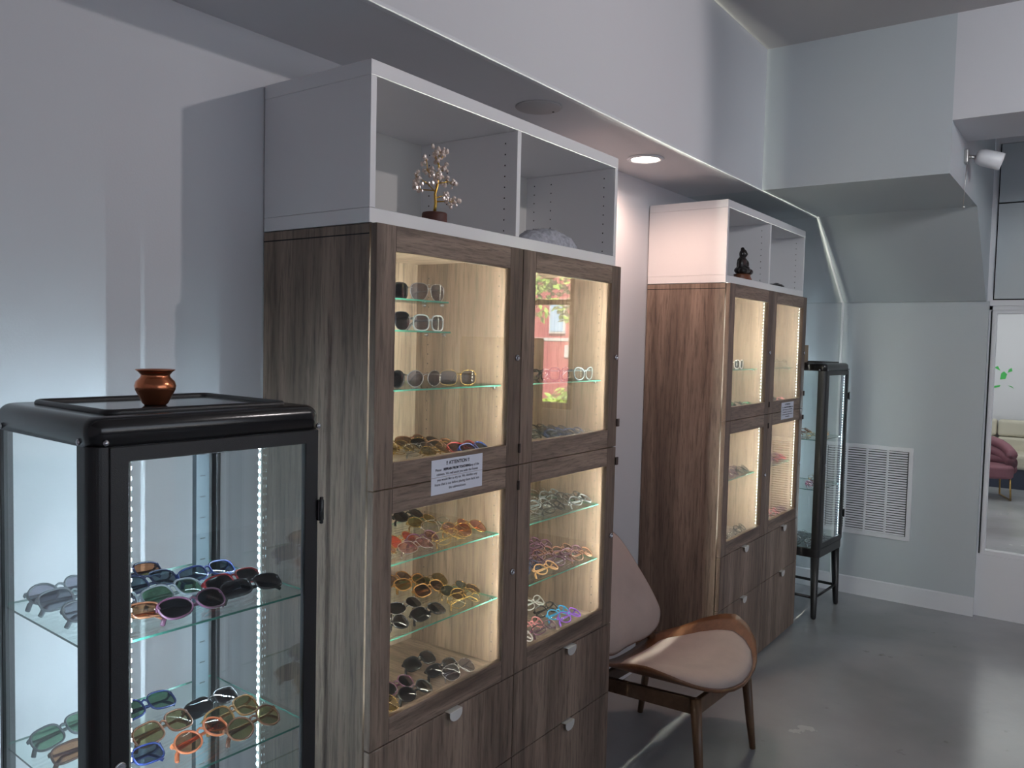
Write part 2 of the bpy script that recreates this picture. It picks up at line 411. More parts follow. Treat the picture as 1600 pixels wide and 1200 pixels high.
# front wall behind the camera, its wide window added for the ambient fill
sbox('wall_front', M['wall'], (-3.3, 4.6, -5.2, -5.05, FZ, .9), (-3.3, 4.6, -5.2, -5.05, 2.7, 3.12), (-3.3, -2.1, -5.2, -5.05, .9, 2.7), (2.5, 4.6, -5.2, -5.05, .9, 2.7))
b = MB()
for x in (-2.1, -.6, .95, 2.44): b.box(x, x+.06, -5.15, -5.08, .9, 2.7)
b.box(-2.1, 2.5, -5.15, -5.08, .9, .95); b.box(-2.1, 2.5, -5.15, -5.08, 2.65, 2.7)
wn = struct(b.build('added_window_3', M['trim'])); MB().box(-2.1, 2.5, -5.12, -5.115, .95, 2.65).build('window_pane', M['pane'], wn)
# soffit along the cabinet wall with its rounded edge bead, and the dropped bulkhead at its end
sbox('trim_1', M['wall'], (-3.2, 2.68, 0, .40, 2.43, 3.12))
b = MB(); b.box(-3.2, 3.66, -.0015, .018, 2.427, 2.440)
P0 = [(3.655, 2.436), (3.655, 2.424), (4.291, 1.953), (4.300, 1.962)]  # raised white strip imitates a leaked light streak down slope and wall
b.prism(P0, -.014, .0, 'y'); b.box(4.304, 4.318, -.014, 0, FZ+.1, 1.957)
struct(b.build('bead_and_light_streak', M['trim'], bevel=.003))
b = MB(); b.prism([(2.68, 3.12), (2.68, 2.43), (3.66, 2.43), (4.300, 1.957), (4.352, 1.957), (4.352, 3.12)], -.835, .40, 'y')
struct(b.build('wall_bulkhead', M['wallgrey']))
sbox('wall_right', M['wallgrey'], (4.316, 4.50, -.85, .40, FZ, 1.957))
sbox('baseboard_right', M['trim'], (4.304, 4.316, -.852, .40, FZ, .125))
b = MB(); b.prism([(4.304, .125), (4.304, .131), (4.31, .137), (4.316, .137), (4.316, .125)], -.852, .40, 'y'); struct(b.build('trim_3', M['trim']))
sbox('baseboard_back', M['trim'], (-3.2, 4.304, .388, .40, FZ, .125))
# window wall: interior window to the lounge and a street window
Y1, Y2 = -.866, -1.62
sbox('wall_window_side', M['trim'], (4.353, 4.50, -5.05, -.85, FZ, .405), (4.353, 4.50, -.866, -.85, .405, 1.957), (4.353, 4.50, -2.14, Y2, .405, 3.12),
     (4.353, 4.50, Y2, -.835, 1.905, 3.12), (4.353, 4.50, -2.70, -2.14, .405, 1.09), (4.353, 4.50, -2.70, -2.14, 2.92, 3.12), (4.353, 4.50, -5.05, -2.70, .405, 3.12))
sbox('trim_4', M['wallgrey'], (4.338, 4.353, -1.64, -.872, 1.972, 2.540))
sbox('trim_5', M['wallgrey'], (4.338, 4.353, -1.64, -.872, 2.549, 2.895))
sbox('panel_gap_shade', M['gap'], (4.3515, 4.3535, -1.64, -.8655, 1.965, 2.9))  # black sheet puts the shade into the panel gaps
b = MB(); b.box(4.343, 4.353, -1.64, -.85, 1.93, 1.965); struct(b.build('trim_7', M['trim'], bevel=.002))
# interior window frame
b = MB()
frame(b, (Y2, Y2+.024, Y1-.024, Y1), (4.36, 4.42), (.405, .430, 1.883, 1.905), plane='yx')
w1 = struct(b.build('window_1', M['trim'], bevel=.002))
b = MB(); b.box(4.349, 4.36, Y1, Y1+.006, .41, 1.90); b.build('gasket', M['gap'], w1)
MB().box(4.39, 4.395, Y2+.02, Y1-.02, .425, 1.89).build('window_pane', M['pane'], w1)
# street window in the side wall
b = MB()
b.box(4.38, 4.44, -2.70, -2.64, 1.09, 2.92); b.box(4.38, 4.44, -2.20, -2.14, 1.09, 2.92)
b.box(4.38, 4.44, -2.70, -2.14, 1.09, 1.14); b.box(4.38, 4.44, -2.70, -2.14, 2.86, 2.92); b.box(4.36, 4.44, -2.70, -2.14, 1.965, 2.005)
w2 = struct(b.build('window_2', M['darkcab']))
MB().box(4.405, 4.41, -2.65, -2.18, 1.13, 2.88).build('window_pane', M['pane'], w2)
# header across the room
sbox('trim_8', M['wall'], (2.68, 3.13, -5.05, -.835, 2.66, 3.12))
# lounge shell
sbox('wall_lounge', M['wall'], (10.6, 10.75, -1.9, 2.1, FZ, 2.7), (4.5, 10.6, -1.9, -1.75, FZ, 2.7), (4.5, 10.6, 2.0, 2.1, FZ, 2.7))
sbox('ceiling_lounge', M['ceil'], (4.5, 10.75, -1.9, 2.1, 2.7, 2.8))

# ---------------------------------------------------------------- walnut display cabinets
DY0, DY1 = -.024, -.004
def led_tape(root, x, y, z0, z1, m):
    b = MB(); b.box(x-.004, x+.004, y, y+.001, z0, z1, 0)
    n = int((z1-z0)/.0165)
    for i in range(n):
        z = z0+(i+.5)*(z1-z0)/n
        b.box(x-.0026, x+.0026, y+.001, y+.0028, z-.003, z+.003, 1)
    return b.build('led_tape', [M['tape'], m], root)
def door(parent, x0, x1, z0, z1, label=None, lockx=None, lockz=None):
    sw, rw = .066, .062
    b = frame(MB(), (x0, x0+sw, x1-sw+.004, x1), (DY0, DY1), (z0, z0+rw, z1-rw, z1), rail=1)
    o = b.build('door', [M['woodv'], M['woodh']], parent, bevel=.0012, seg=1)
    for zz in (z0+rw/2, z1-rw/2):
        for xx in (x0+sw, x1-sw+.004): MB().box(xx-.0005, xx+.0005, DY0-.0002, DY0+.001, zz-rw/2+.001, zz+rw/2-.001).build('frame_joint', M['gap'], o)
    MB().box(x0+sw-.004, x1-sw+.008, -.016, -.012, z0+rw-.004, z1-rw+.004).build('door_glass', M['pane'], o)
    if lockx:
        b = MB(); Mx = Matrix.Translation((lockx, DY0, lockz)) @ Matrix.Rotation(R(90), 4, 'X')
        b.lathe([(.0095, 0), (.0095, .004), (.0075, .006), (.006, .006), (.006, .003), (.001, .003)], 20, M=Mx, mi=0)
        b.box(lockx-.001, lockx+.001, DY0-.0045, DY0-.003, lockz-.004, lockz+.004, 1)
        b.build('lock', [M['chrome'], M['gap']], o)
    return o
def drawer(parent, x0, x1, z0, z1, handle=True):
    o = MB().box(x0, x1, DY0, DY1, z0, z1).build('drawer', M['woodv'], parent, bevel=.0012, seg=1)
    hx = (x0+x1)/2 + .012
    b = MB(); n = 12
    P = [(hx-.026, z1+.001)] + [(hx + .026*math.cos(math.pi+math.pi*i/n), z1-.008 + .020*math.sin(math.pi+math.pi*i/n)) for i in range(n+1)] + [(hx+.026, z1+.001)]
    b.prism(P, DY0-.016, DY0-.0135, 'y'); b.box(hx-.026, hx+.026, DY0-.015, DY0+.004, z1-.0005, z1+.0015)
    b.build('handle', M['satin'], o, bevel=.0006, seg=1)
    return o
def cabinet(x, dz, label, group, shelves, bottom, tape_dots, led_w, latch):
    root = empty('display_cabinet', (x, 0, dz)); tag(root, label, 'cabinet', group)
    T = .018; zb = bottom
    b = MB()
    for xa, xb in ((.0005, T), (.6-T, .599)): MB().box(xa, xb, 0, .395, zb, 1.918).build('side_panel', M['woodv'], root, bevel=.0008, seg=1)
    MB().box(T, .6-T, .001, .38, 1.885, 1.9165).build('top_panel', M['woody'], root)
    for za, zc in ((1.284, 1.300), (.649, .665)): MB().box(T, .6-T, .001, .38, za, zc).build('fixed_shelf', M['woody'], root)
    MB().box(T, .6-T, .001, .38, zb, zb+.03).build('bottom_panel', M['woody'], root)
    MB().box(T, .6-T, .38, .394, zb, 1.9165).build('back_panel', M['woodv'], root)
    b = MB(); b.box(.0001, .0009, .0, .395, 1.893, 1.896, 0); b.build('edge_line', M['gap'], root)
    d1 = door(root, .0015, .5985, 1.2815, 1.9185, lockx=.577, lockz=1.599)
    d2 = door(root, .0015, .5985, .6415, 1.2785, lockx=.577, lockz=.962)
    drawer(root, .0015, .5985, .3855, .6385); drawer(root, .0015, .5985, zb+.006, .3825)
    # catches on the door edges
    for z in latch:
        MB().box(.5930, .5998 if (x in (0, 2.243)) else .6085, -.031, -.0242, z-.014, z+.014).build('door_catch', M['dark'], root, bevel=.001, seg=1)
    for z in (1.34, 1.84, 1.22, .70):
        MB().box(T, T+.012, .004, .012, z, z+.018).build('hinge', M['chrome'], root)
    # adjustable-shelf peg holes
    b = MB()
    for xx, sg in ((T+.0004, 1), (.6-T-.0004, -1)):
        for yy in (.05, .33):
            for i in range(19):
                for base in (.70, 1.33):
                    z = base + .030*i
                    if base + .030*i > base+.53: continue
                    b.box(xx-.0003, xx+.0003, yy-.002, yy+.002, z-.002, z+.002)
    b.build('peg_holes', M['hole'], root)['kind'] = 'stuff'
    for (z, x0, x1, y0, y1) in shelves:
        b = MB(); b.box(x0, x1, y0, y1, z-.004, z, 0)
        for f_ in b.bm.faces:
            if abs(f_.normal.z) < .5 or True:
                f_.normal_update()
                if abs(f_.normal.z) < .5: f_.material_index = 1
        o = b.build('glass_shelf', [M['shelfglass'], M['shelfedge']], root)
        for (px, py) in ((x0+.006, y0+.02), (x1-.006, y0+.02), (x0+.006, y1-.03), (x1-.006, y1-.03)):
            b = MB(); b.lathe([(.0055, -.008), (.0065, -.004), (.0065, 0)], 12, c=(px, py, z-.0052)); b.build('shelf_peg', M['chrome'], o)
    # vertical LED tapes on the inside of the door stiles, shining backwards
    for (z0, z1) in ((1.345, 1.858), (.706, 1.218)):
        for side in (0, 1):
            led_tape(root, .055 if side == 0 else (.556 if led_w > 8 else .5345), -.0035, z0, z1, M['ledw'])
    return root
for_l = (1.33, 1.219)
A1 = [(1.750, .02, .335, .035, .15), (1.669, .02, .345, .035, .15), (1.516, .019, .581, .035, .345), (1.068, .019, .581, .03, .36), (.872, .019, .581, .03, .36)]
A2 = [(1.516, .019, .581, .035, .345), (1.068, .019, .581, .03, .36), (.870, .019, .581, .03, .36)]
A3 = [(1.514, .019, .581, .035, .345), (.973, .019, .581, .03, .36)]
G = 'walnut display cabinets with glass doors'
cab1 = cabinet(0, 0, 'near walnut cabinet, left half, full of sunglasses behind its two glass doors', G, A1, FZ+.003, True, 8.5, for_l)
cab2 = cabinet(.6, 0, 'near walnut cabinet, right half, holding clear glasses and bright blue and purple frames', G, A2, FZ+.003, True, 8.5, (1.366, 1.228))
cab3 = cabinet(2.243, .02, 'far walnut cabinet, left half, its side panel lit warm by the round downlight', G, A3, .003, True, 4, for_l)
cab4 = cabinet(2.843, .02, 'far walnut cabinet, right half, beside the small black glass case', G, A3, .003, True, 4, (1.366, 1.228))

def topbox(x, z, h, label):
    o = empty('open_wall_box', (x, 0, z)); tag(o, label, 'shelf unit', 'white open boxes on top of the cabinets')
    T = .018; TT = .036
    b = MB(); b.box(0, 1.2, 0, .395, h-TT, h); b.build('top_board', M['white'], o, bevel=.0012, seg=1)
    b = MB(); b.box(0, 1.2, 0, .395, 0.0005, TT); b.build('bottom_board', M['white'], o, bevel=.0012, seg=1)
    for x0 in (0.0008, .591, 1.2-T-.0008): MB().box(x0, x0+T, .0006, .395, TT+.0006, h-TT-.0006).build('side_board' if x0 != .591 else 'divider', M['white'], o)
    MB().box(T, 1.2-T, .380, .386, TT, h-TT).build('back_board', M['board'], o)
    b = MB()
    for xx in (T+.0012, .5907, .6093, 1.2-T-.0012):
        for yy in (.045, .27, .345):
            for i in range(9):
                z_ = .055 + .032*i
                b.box(xx-.0004, xx+.0004, yy-.002, yy+.002, z_-.002, z_+.002)
    b.build('peg_holes', M['hole'], o)['kind'] = 'stuff'
    return o
topbox(0, 1.92, .38, 'larger white open two-compartment box on top of the near walnut cabinet')
topbox(2.243, 1.94, .38, 'farther white open box, pink in the downlight, on the far walnut cabinet')

# ---------------------------------------------------------------- notices
def text(name, s, size, loc, parent, m, bold=0, align='CENTER'):
    cu = bpy.data.curves.new(name, 'FONT'); cu.body = s; cu.size = size; cu.align_x = align; cu.offset = bold; cu.extrude = .0001
    t = bpy.data.objects.new(name, cu)
    me = bpy.data.meshes.new_from_object(t); me.materials.clear(); me.materials.append(m)
    o = bpy.data.objects.new(name, me); C.objects.link(o); o.parent = parent
    o.location = loc; o.rotation_euler = (R(90), 0, 0)
    return o
def notice(x, z, label):
    b = MB(); w, h, d = .214, .092, .0006
    n = 8
    for (za, zb_) in ((0, h*.485), (h*.485+.0010, h)):
        for i in range(n):
            b.box(w*i/n, w*(i+1)/n, -d, 0, za, zb_)
    bmesh.ops.remove_doubles(b.bm, verts=b.bm.verts, dist=1e-5)
    o = b.build('paper_notice', M['paper']); o.location = (x, DY0-.0006, z); tag(o, label, 'notice')
    y = -d-.0003
    text('notice_text', '!! ATTENTION !!', .0135, (w/2, y, h-.0160), o, M['ink'], .0003)
    L = [('Please ', 'REFRAIN FROM TOUCHING', ' any of the')]
    text('notice_text', 'Please                                            any of the', .0098, (w/2, y, h-.0305), o, M['ink'])
    text('notice_text', 'REFRAIN FROM TOUCHING', .0090, (w/2-.003, y, h-.0305), o, M['ink'], .0004)
    for i, s in enumerate(('cabinets. We will assist you with the frames', 'you would like to try on. We disinfect any', 'frame that is out before placing them back into', 'the cabinets/cases.')):
        text('notice_text', s, .0098, (w/2, y, h-.0425-.0122*i - (.0022 if i else 0)), o, M['ink'])
    return o
notice(.208, 1.241, 'white printed attention notice taped across the door gap of the near cabinet')
notice(3.05, 1.256, 'white printed notice taped on the far cabinet between its right-hand doors')

# ---------------------------------------------------------------- black metal glass cases
def case(loc, rz, H, label, shelves, strips, led_w, w=.42):
    root = empty('glass_display_case', loc, rz); tag(root, label, 'display case', 'black metal and glass display cases')
    d = .38 if w > .43 else .37; h = H-loc[2]; ZB = .37; pr = .022
    # legs
    for (lx, ly, ox, oy) in ((.03, .03, -.018, -.012), (w-.03, .03, .018, -.012), (.03, d-.03, -.018, .012), (w-.03, d-.03, .018, .012)):
        b = MB(); n = 10
        b.tube([(lx+ox, ly+oy, .0), (lx+ox, ly+oy, .012), (lx+ox*.9, ly+oy*.9, .03), (lx, ly, ZB+.01)], [.012, .016, .0165, .026], seg=14)
        b.build('leg', M['black'], root)
    b = MB(); b.prism([(.02, .02), (w-.02, .02), (w-.02, d-.02), (.02, d-.02)], .115, .135, 'z')
    b = MB(); b.tube([(.022, .022, .125), (w-.022, .022, .125), (w-.022, d-.022, .125), (.022, d-.022, .125)], .009, closed=True, seg=8, up=(0, 0, 1))
    b.build('stretcher', M['black'], root)
    # base tray
    b = MB(); b.prism(rrect(w, d, .03, 6, w/2, d/2), ZB, ZB+.055, 'z'); b.build('base_tray', M['black'], root, bevel=.006)
    # corner posts
    for (px, py, sx, sy) in ((0, 0, 1, 1), (w, 0, -1, 1), (0, d, 1, -1), (w, d, -1, -1)):
        b = MB(); q = .047 if py == 0 else .030
        cx, cy = px+sx*.022, py+sy*.022
        P = [(px+sx*.0285, py)] ; 
        a0 = math.atan2(-sy, 0); 
        arc = [(cx + .022*math.cos(math.atan2(-sy, 0) + (-1 if sx*sy > 0 else 1)*R(90)*i/8), cy + .022*math.sin(math.atan2(-sy, 0) + (-1 if sx*sy > 0 else 1)*R(90)*i/8)) for i in range(9)]
        P += arc + [(px, py+sy*q), (px+sx*.010, py+sy*q), (px+sx*.010, py+sy*.012), (px+sx*.0285, py+sy*.010)]
        b.prism(P, ZB+.05, h-.046, 'z'); o = b.build('corner_post', M['black'], root, bevel=.001, seg=1)
        if py == d and px == w:
            b = MB(); b.box(w-.062, w-.032, d-.036, d-.020, ZB+.06, h-.05, 0)
            for i in range(20):
                z = ZB+.12+i*.046
                if z > h-.1: break
                b.box(w-.053, w-.041, d-.0365, d-.0355, z, z+.0025, 1)
            b.build('slotted_rail', [M['rail'], M['slot']], o)
    # top
    b = MB(); rings = []
    for (ins, zz) in [(.0, h-.0465), (.0, h-.020)] + [(.020*(1-math.cos(R(90)*i/6)), h-.020+.020*math.sin(R(90)*i/6)) for i in range(1, 7)]:
        rings.append([b.bm.verts.new((p[0], p[1], zz)) for p in rrect(w-2*ins, d-2*ins, max(.026-ins*.6, .006), 8, w/2, d/2)])
    nn = len(rings[0])
    for A, B_ in zip(rings, rings[1:]):
        for i in range(nn): b.bm.faces.new([A[i], A[(i+1) % nn], B_[(i+1) % nn], B_[i]]).smooth = True
    b.bm.faces.new(rings[0][::-1]); b.bm.faces.new(rings[-1])
    b.build('top_cap', M['blackgloss'], root)
    b = MB(); P = rrect(w-.10, d-.10, .018, 6, w/2, d/2); b.tube([(p[0], p[1], h+.001) for p in P], .0065, closed=True, seg=10, flat=1)
    b.build('raised_rim', M['black'], root)
    MB().prism(rrect(w-.11, d-.11, .015, 6, w/2, d/2), h-.001, h+.0015, 'z').build('top_glass', M['topglass'], root)
    # door
    x0, x1, z0, z1 = .0295, w-.008, ZB+.058, h-.0475
    b = MB(); f = .0305
    frame(b, (x0, x0+f, x1-f, x1), (-.001, .012), (z0, z0+f*.9, z1-.025, z1))
    dr = b.build('door', M['black'], root, bevel=.0012, seg=1)
    MB().box(x0+f-.004, x1-f+.004, .003, .007, z0+f*.9-.004, z1-.021).build('door_glass', M['pane'], dr)
    b = MB(); Mx = Matrix.Translation((x0+.014, -.001, .95-loc[2])) @ Matrix.Rotation(R(90), 4, 'X')
    b.lathe([(.0095, 0), (.0095, .003), (.007, .004), (.003, .003), (.001, .003)], 18, M=Mx); b.build('lock', M['chrome'], dr)
    for z in (h-.205, ZB+.22):
        b = MB(); b.box(x1-.004, x1+.010, -.008, .004, z-.020, z+.020); b.lathe([(.004, -.026), (.004, .026)], 10, c=(x1+.003, -.008, z)); b.build('hinge', M['blackgloss'], root, bevel=.001, seg=1)
    # panes
    MB().box(.003, .006, .03, d-.03, ZB+.06, h-.047).build('side_pane', M['pane'], root)
    MB().box(w-.006, w-.003, .03, d-.03, ZB+.06, h-.047).build('side_pane', M['pane'], root)
    for (sx, sy, ax) in ((.024, -.0, 'y'), (w-.008, -.0, 'y'), (.0, .040, 'x'), (.0, d-.035, 'x')):
        b = MB(); rot = Matrix.Rotation(R(90), 4, 'X') if ax == 'y' else Matrix.Rotation(R(-90), 4, 'Y')
        b.lathe([(.0055, -.001), (.005, .002), (.0015, .0035)], 12, M=Matrix.Translation((sx, sy, h-.040)) @ rot); b.build('screw', M['chrome'], root)
    for z in shelves:
        zz = z-loc[2]
        b = MB(); b.box(.008, w-.008, .022, d-.012, zz-.004, zz)
        for f_ in b.bm.faces:
            f_.normal_update()
            if abs(f_.normal.z) < .5: f_.material_index = 1
        b.build('glass_shelf', [M['shelfglass'], M['shelfedge']], root)
    for (sx, sy, ax) in strips:
        z0s, z1s = ZB+.07, h-.06; sg = 1 if ax > 0 else -1
        if ax == 0:
            led_tape(root, sx, sy, z0s, z1s, M['ledc'] if led_w > 4 else M['ledc2']); continue
        b = MB(); b.box(min(sx, sx+sg*.0015), max(sx, sx+sg*.0015), sy-.004, sy+.004, z0s, z1s, 0)
        n = int((z1s-z0s)/.0165)
        for i in range(n):
            z = z0s+(i+.5)*(z1s-z0s)/n
            b.box(min(sx+sg*.0015, sx+sg*.003), max(sx+sg*.0015, sx+sg*.003), sy-.0028, sy+.0028, z-.0028, z+.0028, 1)
        b.build('led_tape', [M['tape'], M['ledc'] if led_w > 4 else M['ledc2']], root)
    return root
CY = -.0418
case((-.7412, -.1707, FZ), CY, 1.514, 'large black metal glass display case nearest the camera, copper pot on top', (1.143, .879, .615), ((.0660, .0130, 1), (.432, .190, -1)), 6.5, .44)
case((3.605, -.105, FZ), -.07, 1.560, 'small far black metal glass display case beside the wall vent', (1.10, .80, .447), ((.0520, .0125, 0), (.376, .0125, 0)), 2.6)

# copper pot
b = MB(); b.lathe([(.001, .0), (.020, .0), (.024, .004), (.037, .030), (.0385, .038), (.036, .047), (.028, .055), (.0265, .059), (.032, .066), (.037, .0695), (.0365, .0705), (.031, .068), (.0245, .060), (.024, .055), (.032, .046), (.034, .036), (.020, .008), (.001, .006)], 48)
o = b.build('copper_pot', M['copper']); o.scale = (.92, .92, .92); o.location = (-.548, -.021, 1.5158)
tag(o, 'small round copper pot with flared rim on top of the near black case', 'pot')

# ---------------------------------------------------------------- things in the white boxes
t = empty('crystal_tree', (.292, .055, 1.9563)); tag(t, 'little wire tree with milky crystal leaves in the near white box', 'ornament')
b = MB(); b.lathe([(.001, 0), (.033, 0), (.034, .004), (.034, .026), (.032, .030), (.001, .030)], 28); b.build('base', M['bark'], t)
wire = MB(); chips = MB(); rnd = random.Random(4)
wire.tube([(0, 0, .03), (.004, 0, .055), (.001, 0, .08), (.010, 0, .105), (.016, 0, .135), (.013, 0, .17), (.016, 0, .20)], [.0045, .004, .0036, .003, .0022, .0016, .001], seg=7)
br = [((.002, 0, .07), (.05, .01, .085), (.085, .01, .07)), ((.004, 0, .085), (-.04, -.01, .10), (-.075, 0, .115)), ((.003, 0, .09), (-.05, .01, .085), (-.07, .01, .095)),
      ((.010, 0, .11), (.045, -.01, .12), (.075, 0, .115)), ((.012, 0, .12), (-.02, .01, .14), (-.035, 0, .165)), ((.015, 0, .14), (.04, 0, .155), (.055, .01, .17)),
      ((.013, 0, .16), (0, .0, .18), (-.002, -.005, .195)), ((.014, 0, .17), (.03, .0, .185), (.034, 0, .20)), ((.002, 0, .06), (.035, -.02, .065), (.05, -.03, .06)), ((.004, 0, .10), (-.02, -.03, .12), (-.03, -.035, .13))]
for q in br:
    wire.tube(q, [.002, .0013, .0008], seg=6)
    for k in range(15):
        tt = rnd.uniform(.35, 1.05); a = Vector(q[0]).lerp(Vector(q[1]), min(1, tt*2)) if tt < .5 else Vector(q[1]).lerp(Vector(q[2]), (tt-.5)*2)
        p = a + Vector((rnd.uniform(-.012, .012), rnd.uniform(-.012, .012), rnd.uniform(-.010, .012)))
        wire.tube([a, p], .0005, seg=4)
        chips.sphere(p, rnd.uniform(.0042, .0072), sub=1, sc=(1, rnd.uniform(.6, 1), rnd.uniform(.7, 1.3)))
wire.build('wire_trunk', M['goldwire'], t); lf = chips.build('crystal_leaves', M['crystal'], t); lf['kind'] = 'stuff'

def lump(name, m, fn, loc, parent=None):
    b = MB(); b.sphere((0, 0, 0), 1, sub=5)
    for v in b.bm.verts: v.co = fn(v.co.copy())
    for f_ in b.bm.faces: f_.smooth = True
    o = b.build(name, m, parent); o.location = loc; return o
from mathutils import noise
def furfn(c):
    hx = .17; z = max(c.z, -.15)
    taper = 1 - .45*max(0, c.x)**1.5
    p = Vector((c.x*hx, c.y*.075*taper, (z+.15)*.058*taper))
    n = noise.noise(p*38)*.006 + noise.noise(p*110)*.004
    return p + c*n*(1 if z > -.14 else 0)
o = lump('fluffy_bundle', M['fur'], furfn, (.945, .115, 1.9568)); tag(o, 'grey fluffy bundle lying in the right compartment of the near white box', 'bundle')

# seated figurine
fig = empty('seated_figurine', (2.60, .055, 1.9763)); tag(fig, 'small dark seated figurine on brown base in the far white box', 'figurine')
b = MB(); b.lathe([(.001, 0), (.058, 0), (.060, .006), (.050, .022), (.052, .030), (.001, .030)], 28); ob = b.build('base', M['brownbase'], fig); ob.scale = (1.1, .75, 1)
b = MB()
for (c, r_, sc) in (((0, 0, .05), .05, (1.1, .75, .45)), ((-.035, -.018, .045), .025, (1.2, .9, .7)), ((.035, -.018, .045), .025, (1.2, .9, .7)), ((0, .004, .080), .034, (1, .7, 1.25)),
                    ((0, .002, .098), .036, (1.1, .62, .5)), ((-.036, -.006, .080), .014, (1, 1, 1.9)), ((.036, -.006, .080), .014, (1, 1, 1.9)), ((0, -.02, .062), .018, (1.5, .8, .6)),
                    ((0, 0, .112), .013, (1, 1, 1)), ((0, -.002, .132), .021, (.9, .95, 1.15)), ((0, .002, .156), .010, (1, 1, 1)), ((0, -.021, .130), .005, (1, 1, 1.4)), ((-.020, 0, .130), .005, (.6, 1, 2)), ((.020, 0, .130), .005, (.6, 1, 2))):
    b.sphere(c, r_, sub=3, sc=sc)
ob = b.build('body', M['stone'], fig); rm = ob.modifiers.new('rm', 'REMESH'); rm.mode = 'VOXEL'; rm.voxel_size = .003; rm.use_smooth_shade = True
def stonefn(c): return Vector((c.x*.062*(1-.25*c.x), c.y*.04, (max(c.z, -.3)+.3)*.018)) + c*noise.noise(c*2.3)*.006
o = lump('carved_stone', M['stone'], stonefn, (3.14, .06, 1.9770)); tag(o, 'flat dark carved stone in the right compartment of the far white box', 'stone')
o = MB().box(0, .10, 0, .07, 0, .105).build('small_box', M['card'], bevel=.003); o.location = (3.578, .03, 1.5618); o.rotation_euler = (0, 0, -.07)
tag(o, 'small tan box standing on top of the far black case', 'box')

# ---------------------------------------------------------------- ceiling fittings
t = empty('recessed_downlight', (1.757, .18, 2.43)); tag(t, 'round lit recessed downlight in the soffit between the two cabinets', 'ceiling light')
b = MB(); b.lathe([(.058, -.001), (.076, -.001), (.078, -.006), (.072, -.010), (.060, -.008), (.058, -.001)], 40, cap=False); b.build('trim_ring', M['trim'], t)
b = MB(); b.lathe([(.001, -.007), (.045, -.007), (.059, -.003), (.059, -.001), (.001, -.001)], 40); b.build('lens', M['lamp'], t)
t = empty('round_cover_plate', (.905, .145, 2.43)); tag(t, 'flat round blank cover plate on the soffit above the near white box', 'cover plate')
b = MB(); b.lathe([(.001, -.006), (.074, -.006), (.078, -.003), (.078, 0), (.001, 0)], 40); b.build('plate', M['ceil'], t)
b = MB(); b.lathe([(.001, -.0075), (.004, -.0075), (.004, -.006)], 12, c=(.058, -.02, 0)); b.build('screw', M['gap'], t)

def track_head(root, aimv, m):
    q = Vector(aimv).to_track_quat('Z', 'Y').to_matrix().to_4x4()
    b = MB(); b.lathe([(.001, -.045), (.022, -.045), (.034, -.034), (.040, -.012), (.0405, .070), (.0375, .072), (.036, .062), (.001, .058)], 32, M=q)
    h = b.build('lamp_head', m, root); return h, q
t = empty('wall_spotlight', (3.115, -.835, 2.585)); tag(t, 'white swivel spotlight with hanging cord on the bulkhead side near the far window', 'spotlight')
MB().box(-.028, .028, -.016, 0, -.032, .032).build('mount', M['steel'], t, bevel=.004)
MB().tube([(0, -.014, 0), (.02, -.045, -.004)], .010, seg=10).build('arm', M['steel'], t)
h_, q = track_head(t, (.10, -.85, -.30), M['white']); h_.location = (.035, -.085, -.008)
b = MB(); b.lathe([(.001, .059), (.0355, .062), (.0355, .064), (.001, .061)], 28, M=q); b.build('lens', M['chrome'], h_)
b = MB(); b.tube([(-.01, -.010, -.03), (-.012, -.008, -.12), (-.008, -.004, -.235)], .0018, seg=6); b.sphere((-.008, -.006, -.24), .007, sub=2); b.build('cord', M['steel'], t)
t = empty('ceiling_spotlight', (1.14, -1.93, 3.12)); tag(t, 'white ceiling spotlight out of view, aimed at the near cabinets', 'spotlight')
MB().box(-.05, .05, -.05, .05, -.03, 0).build('mount', M['white'], t, bevel=.004)
MB().tube([(0, 0, -.03), (.02, -.03, -.19)], .010, seg=10).build('arm', M['white'], t)
h_, q = track_head(t, (-.62, 1, -.42), M['white']); h_.location = Vector((0, 0, -.28)) - Vector((-.62, 1, -.42)).normalized()*.085

t = empty('fill_lamp_housing', (.42, -3.56, 3.12)); tag(t, 'unseen white lamp housing added for the fill on the far wall', 'spotlight')  # unseen fixture, added to go with the far wall fill
MB().box(-.05, .05, -.05, .05, -.03, 0).build('mount', M['white'], t, bevel=.004)
MB().tube([(0, 0, -.03), (0, 0, -.12)], .012, seg=10).build('arm', M['white'], t)
MB().box(-.13, -.02, -.2, .2, -.30, -.12).build('lamp_head', M['white'], t, bevel=.01)

# wall vent: grille with four louvred fields
t = empty('wall_vent', (4.316, 0, 0)); tag(t, 'large white louvred air return grille on the far wall', 'vent')
ya, yb, za, zb = .075, -.478, .425, 1.025
b = MB(); F = .026
frame(b, (yb, yb+F, ya-F, ya), (-.010, 0), (za, za+F, zb-F, zb), plane='yx')
iw = (ya-yb-2*F)/4
for k in (1, 2, 3): MB().box(-.011, 0, yb+F+iw*k-.006, yb+F+iw*k+.006, za+F, zb-F).build('mullion', M['trim'], t)
b.build('frame', M['trim'], t, bevel=.0015, seg=1)
MB().box(-.0015, -.0005, yb+F, ya-F, za+F, zb-F).build('louvre_shade', M['ventshade'], t)  # dark sheet, coloured as the shade behind the louvres
for k in range(4):
    b = MB(); y0 = yb+F+iw*k+.006; y1 = y0+iw-.012
    nl = 34
    for i in range(nl):
        z = za+F + (i+.5)*(zb-za-2*F)/nl
        b.prism([(-.0105, z-.0048), (-.0095, z-.0052), (-.002, z+.0036), (-.003, z+.0044)], y0, y1, 'y')
    lo_ = b.build('louvre_panel', M['trim'], t)

